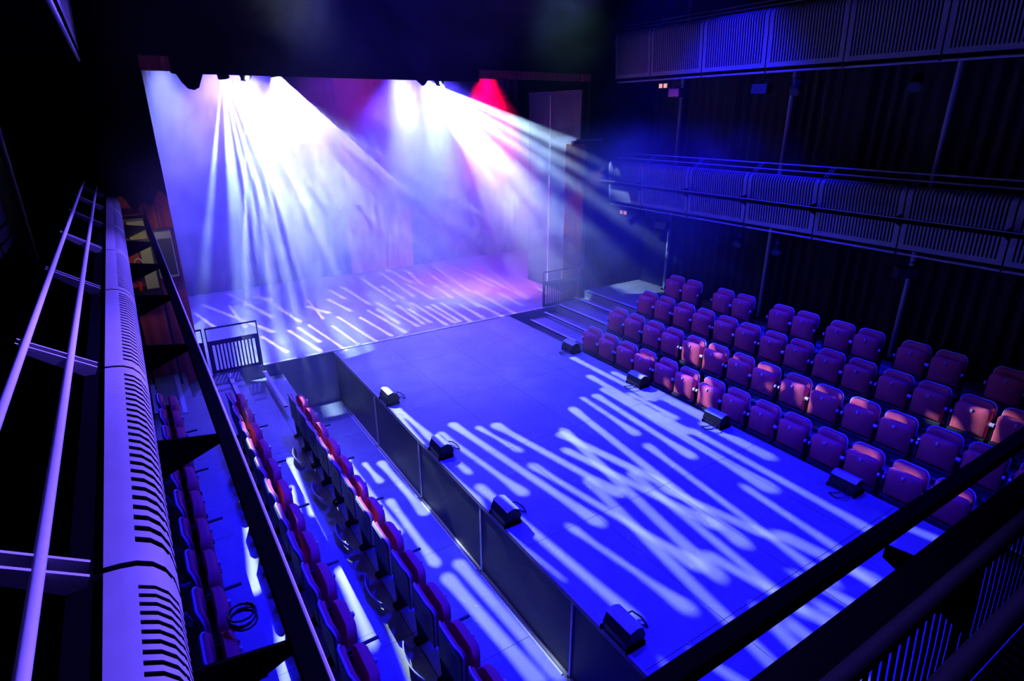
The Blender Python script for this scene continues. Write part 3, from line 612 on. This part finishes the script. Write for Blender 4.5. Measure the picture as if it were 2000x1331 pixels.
def gobo_lamp(spec, label, field, angle=82, radius=0.0004):
    pos, tgt, power, col = spec
    mb, q = gobo_plate(pos, tgt, field)
    t = thing('moving_head_light', label, 'stage light', pos)
    def rot(mbx):
        mbx.v = [tuple(q @ Vector(v)) for v in mbx.v]; return mbx
    rot(mb).obj('gobo_plate', 'black', t)
    h = MB(); n = 24; ra = 0.088
    prof = [(-0.092, ra), (-0.092, ra+0.008), (0.06, ra+0.008), (0.11, 0.05), (0.11, 0.002), (0.10, 0.002), (0.10, 0.045), (0.055, ra)]
    vs = []; fs = []
    for (z, r_) in prof:
        for k in range(n): a = 2*math.pi*k/n; vs.append((r_*math.cos(a), r_*math.sin(a), z))
    m = len(prof)
    for i in range(m):
        for k in range(n): fs.append((i*n+k, i*n+(k+1) % n, ((i+1) % m)*n+(k+1) % n, ((i+1) % m)*n+k))
    h.add(vs, fs); rot(h).obj('housing', 'black', t)
    zp = PIPE[2]-pos[2]; y = MB()
    if zp < 0: zp = 0.42; hook = True
    else: hook = False
    for sx in (-0.12, 0.12): y.bar((sx, 0, 0), (sx, 0, zp-0.12), 0.02, 0.03); y.bar((sx*1.05, 0, 0), (sx*0.8, 0, 0), 0.03, 0.03)
    y.bar((-0.13, 0, zp-0.12), (0.13, 0, zp-0.12), 0.03, 0.02)
    if not hook: y.bar((0, 0, zp-0.12), (0, PIPE[1]-pos[1], zp-0.043), 0.03, 0.03)
    else: y.bar((0, 0, zp-0.12), (0, 0, 3.0), 0.02, 0.02); y.obj('yoke', 'black', t)
    l = spot('profile_source', pos, tgt, power, col, angle, 0.05, radius)
    return t
PIPE = (0, 12.3, 5.82)
gobo_lamp(LAMP_A, 'left moving head light behind the black border, throwing drop-shaped beams', field_fn(DRIP_A, DRIP_BX))
gobo_lamp(LAMP_B, 'right moving head light behind the black border, throwing drop-shaped beams', field_fn(DRIP_B))
gobo_lamp(LAMP_C, 'middle moving head light behind the black border, aimed at the stage floor', field_fn(DRIP_C), 84)
def streak_field(cut=0.5, ph=0.0):
    def f(O, D):
        w = np.arctan2(-D[..., 2], D[..., 0])+0.12*D[..., 1]/np.maximum(np.hypot(D[..., 2], D[..., 0]), 1e-3)
        v = np.sin(w*46+ph+1.5*np.sin(w*13))+0.6*np.sin(w*83+2)
        return (cut-v)*0.01
    return f
gobo_lamp(LAMP_D, 'right-hand beam light behind the black border, fanning towards the right gallery', streak_field(0.2), 39, 0.002)
gobo_lamp(LAMP_E, 'left-hand beam light behind the black border, fanning down over the left stage', streak_field(0.3, 1.0), 50, 0.002)
# pipe that carries the stage lights
t = thing('lighting_pipe', 'black lighting pipe hidden behind the stage border', 'pipe', (0, PIPE[1], PIPE[2]))
MB().tube([(0.2, 0, 0), (9.8, 0, 0)], 0.03, 10).obj('tube', 'blacksteel', t)
for x in (1.0, 3.8, 6.6, 9.4): MB().tube([(x, 0, 0), (x, 0, 3.75)], 0.008, 6).obj('suspension_wire', 'blacksteel', t)
# ------------------------------------------------------------------ theatrical haze
m = bpy.data.materials.new('theatre haze'); m.use_nodes = True; nt = m.node_tree; nt.nodes.clear(); N = nt.nodes.new; L = nt.links.new
out = N('ShaderNodeOutputMaterial'); vs_ = N('ShaderNodeVolumeScatter'); vs_.inputs['Anisotropy'].default_value = HAZE_G; vs_.inputs['Color'].default_value = (1, 1, 1, 1)
L(vs_.outputs[0], out.inputs['Volume'])
tc = N('ShaderNodeTexCoord'); ns = N('ShaderNodeTexNoise'); ns.inputs['Scale'].default_value = 0.8; ns.inputs['Detail'].default_value = 4.0; ns.inputs['Roughness'].default_value = 0.6; ns.inputs['Distortion'].default_value = 1.2
L(tc.outputs['Object'], ns.inputs['Vector'])
mr = N('ShaderNodeMapRange'); mr.inputs['From Min'].default_value = 0.36; mr.inputs['From Max'].default_value = 0.66; mr.inputs['To Min'].default_value = 0.08; mr.inputs['To Max'].default_value = 2.3
L(ns.outputs['Fac'], mr.inputs['Value'])
sp = N('ShaderNodeSeparateXYZ'); L(tc.outputs['Object'], sp.inputs[0])
ry = N('ShaderNodeMapRange'); ry.interpolation_type = 'SMOOTHSTEP'; ry.inputs['From Min'].default_value = 6.0; ry.inputs['From Max'].default_value = 12.3; ry.inputs['To Min'].default_value = 0.0; ry.inputs['To Max'].default_value = 1.0
L(sp.outputs['Y'], ry.inputs['Value'])
mu = N('ShaderNodeMath'); mu.operation = 'MULTIPLY'; L(mr.outputs[0], mu.inputs[0]); L(ry.outputs[0], mu.inputs[1])
rz_ = N('ShaderNodeMapRange'); rz_.interpolation_type = 'SMOOTHSTEP'; rz_.inputs['From Min'].default_value = -0.2; rz_.inputs['From Max'].default_value = 4.6; rz_.inputs['To Min'].default_value = 0.16; rz_.inputs['To Max'].default_value = 1.7
L(sp.outputs['Z'], rz_.inputs['Value'])
m3 = N('ShaderNodeMath'); m3.operation = 'MULTIPLY'; L(mu.outputs[0], m3.inputs[0]); L(rz_.outputs[0], m3.inputs[1])
ru_ = N('ShaderNodeMapRange'); ru_.interpolation_type = 'SMOOTHSTEP'; ru_.inputs['From Min'].default_value = 4.3; ru_.inputs['From Max'].default_value = 6.0; ru_.inputs['To Min'].default_value = 1.0; ru_.inputs['To Max'].default_value = 0.03
kf_ = N('ShaderNodeMapRange'); kf_.inputs['From Min'].default_value = 10.8; kf_.inputs['From Max'].default_value = 12.1; kf_.inputs['To Min'].default_value = 1.25; kf_.inputs['To Max'].default_value = 0.0
L(sp.outputs['Y'], kf_.inputs['Value'])
zz_ = N('ShaderNodeMath'); zz_.operation = 'ADD'; L(sp.outputs['Z'], zz_.inputs[0]); L(kf_.outputs[0], zz_.inputs[1]); L(zz_.outputs[0], ru_.inputs['Value'])
m4 = N('ShaderNodeMath'); m4.operation = 'MULTIPLY'; L(m3.outputs[0], m4.inputs[0]); L(ru_.outputs[0], m4.inputs[1])
rx_ = N('ShaderNodeMapRange'); rx_.interpolation_type = 'SMOOTHSTEP'; rx_.inputs['From Min'].default_value = -0.3; rx_.inputs['From Max'].default_value = 1.0
L(sp.outputs['X'], rx_.inputs['Value'])
m5 = N('ShaderNodeMath'); m5.operation = 'MULTIPLY'; L(m4.outputs[0], m5.inputs[0]); L(rx_.outputs[0], m5.inputs[1])
m2 = N('ShaderNodeMath'); m2.operation = 'MULTIPLY'; L(m5.outputs[0], m2.inputs[0]); m2.inputs[1].default_value = HAZE_D
# two separate drifts of smoke high in front of the stage header
tot = m2.outputs[0]
for cc, rad, am in (((2.75, 10.5, 6.25), 0.95, 0.10), ((7.9, 10.3, 6.3), 1.25, 0.09)):
    dv = N('ShaderNodeVectorMath'); dv.operation = 'DISTANCE'; L(tc.outputs['Object'], dv.inputs[0]); dv.inputs[1].default_value = cc
    md = N('ShaderNodeMapRange'); md.interpolation_type = 'SMOOTHSTEP'; md.inputs['From Min'].default_value = rad; md.inputs['From Max'].default_value = 0.1; md.inputs['To Min'].default_value = 0.0; md.inputs['To Max'].default_value = am
    L(dv.outputs['Value'], md.inputs['Value'])
    mm = N('ShaderNodeMath'); mm.operation = 'MULTIPLY'; L(md.outputs[0], mm.inputs[0]); L(mr.outputs[0], mm.inputs[1])
    ad = N('ShaderNodeMath'); ad.operation = 'ADD'; L(tot, ad.inputs[0]); L(mm.outputs[0], ad.inputs[1]); tot = ad.outputs[0]
L(tot, vs_.inputs['Density'])
MAT['haze'] = m
if HAZE_D > 0:
    o = MB().box(-1.3, 11.7, 6.0, 18.0, -1.1, 8.6).obj('haze', 'haze'); o['kind'] = 'stuff'; o['label'] = 'drifting theatrical haze filling the stage and the front of the hall'; o['category'] = 'haze'
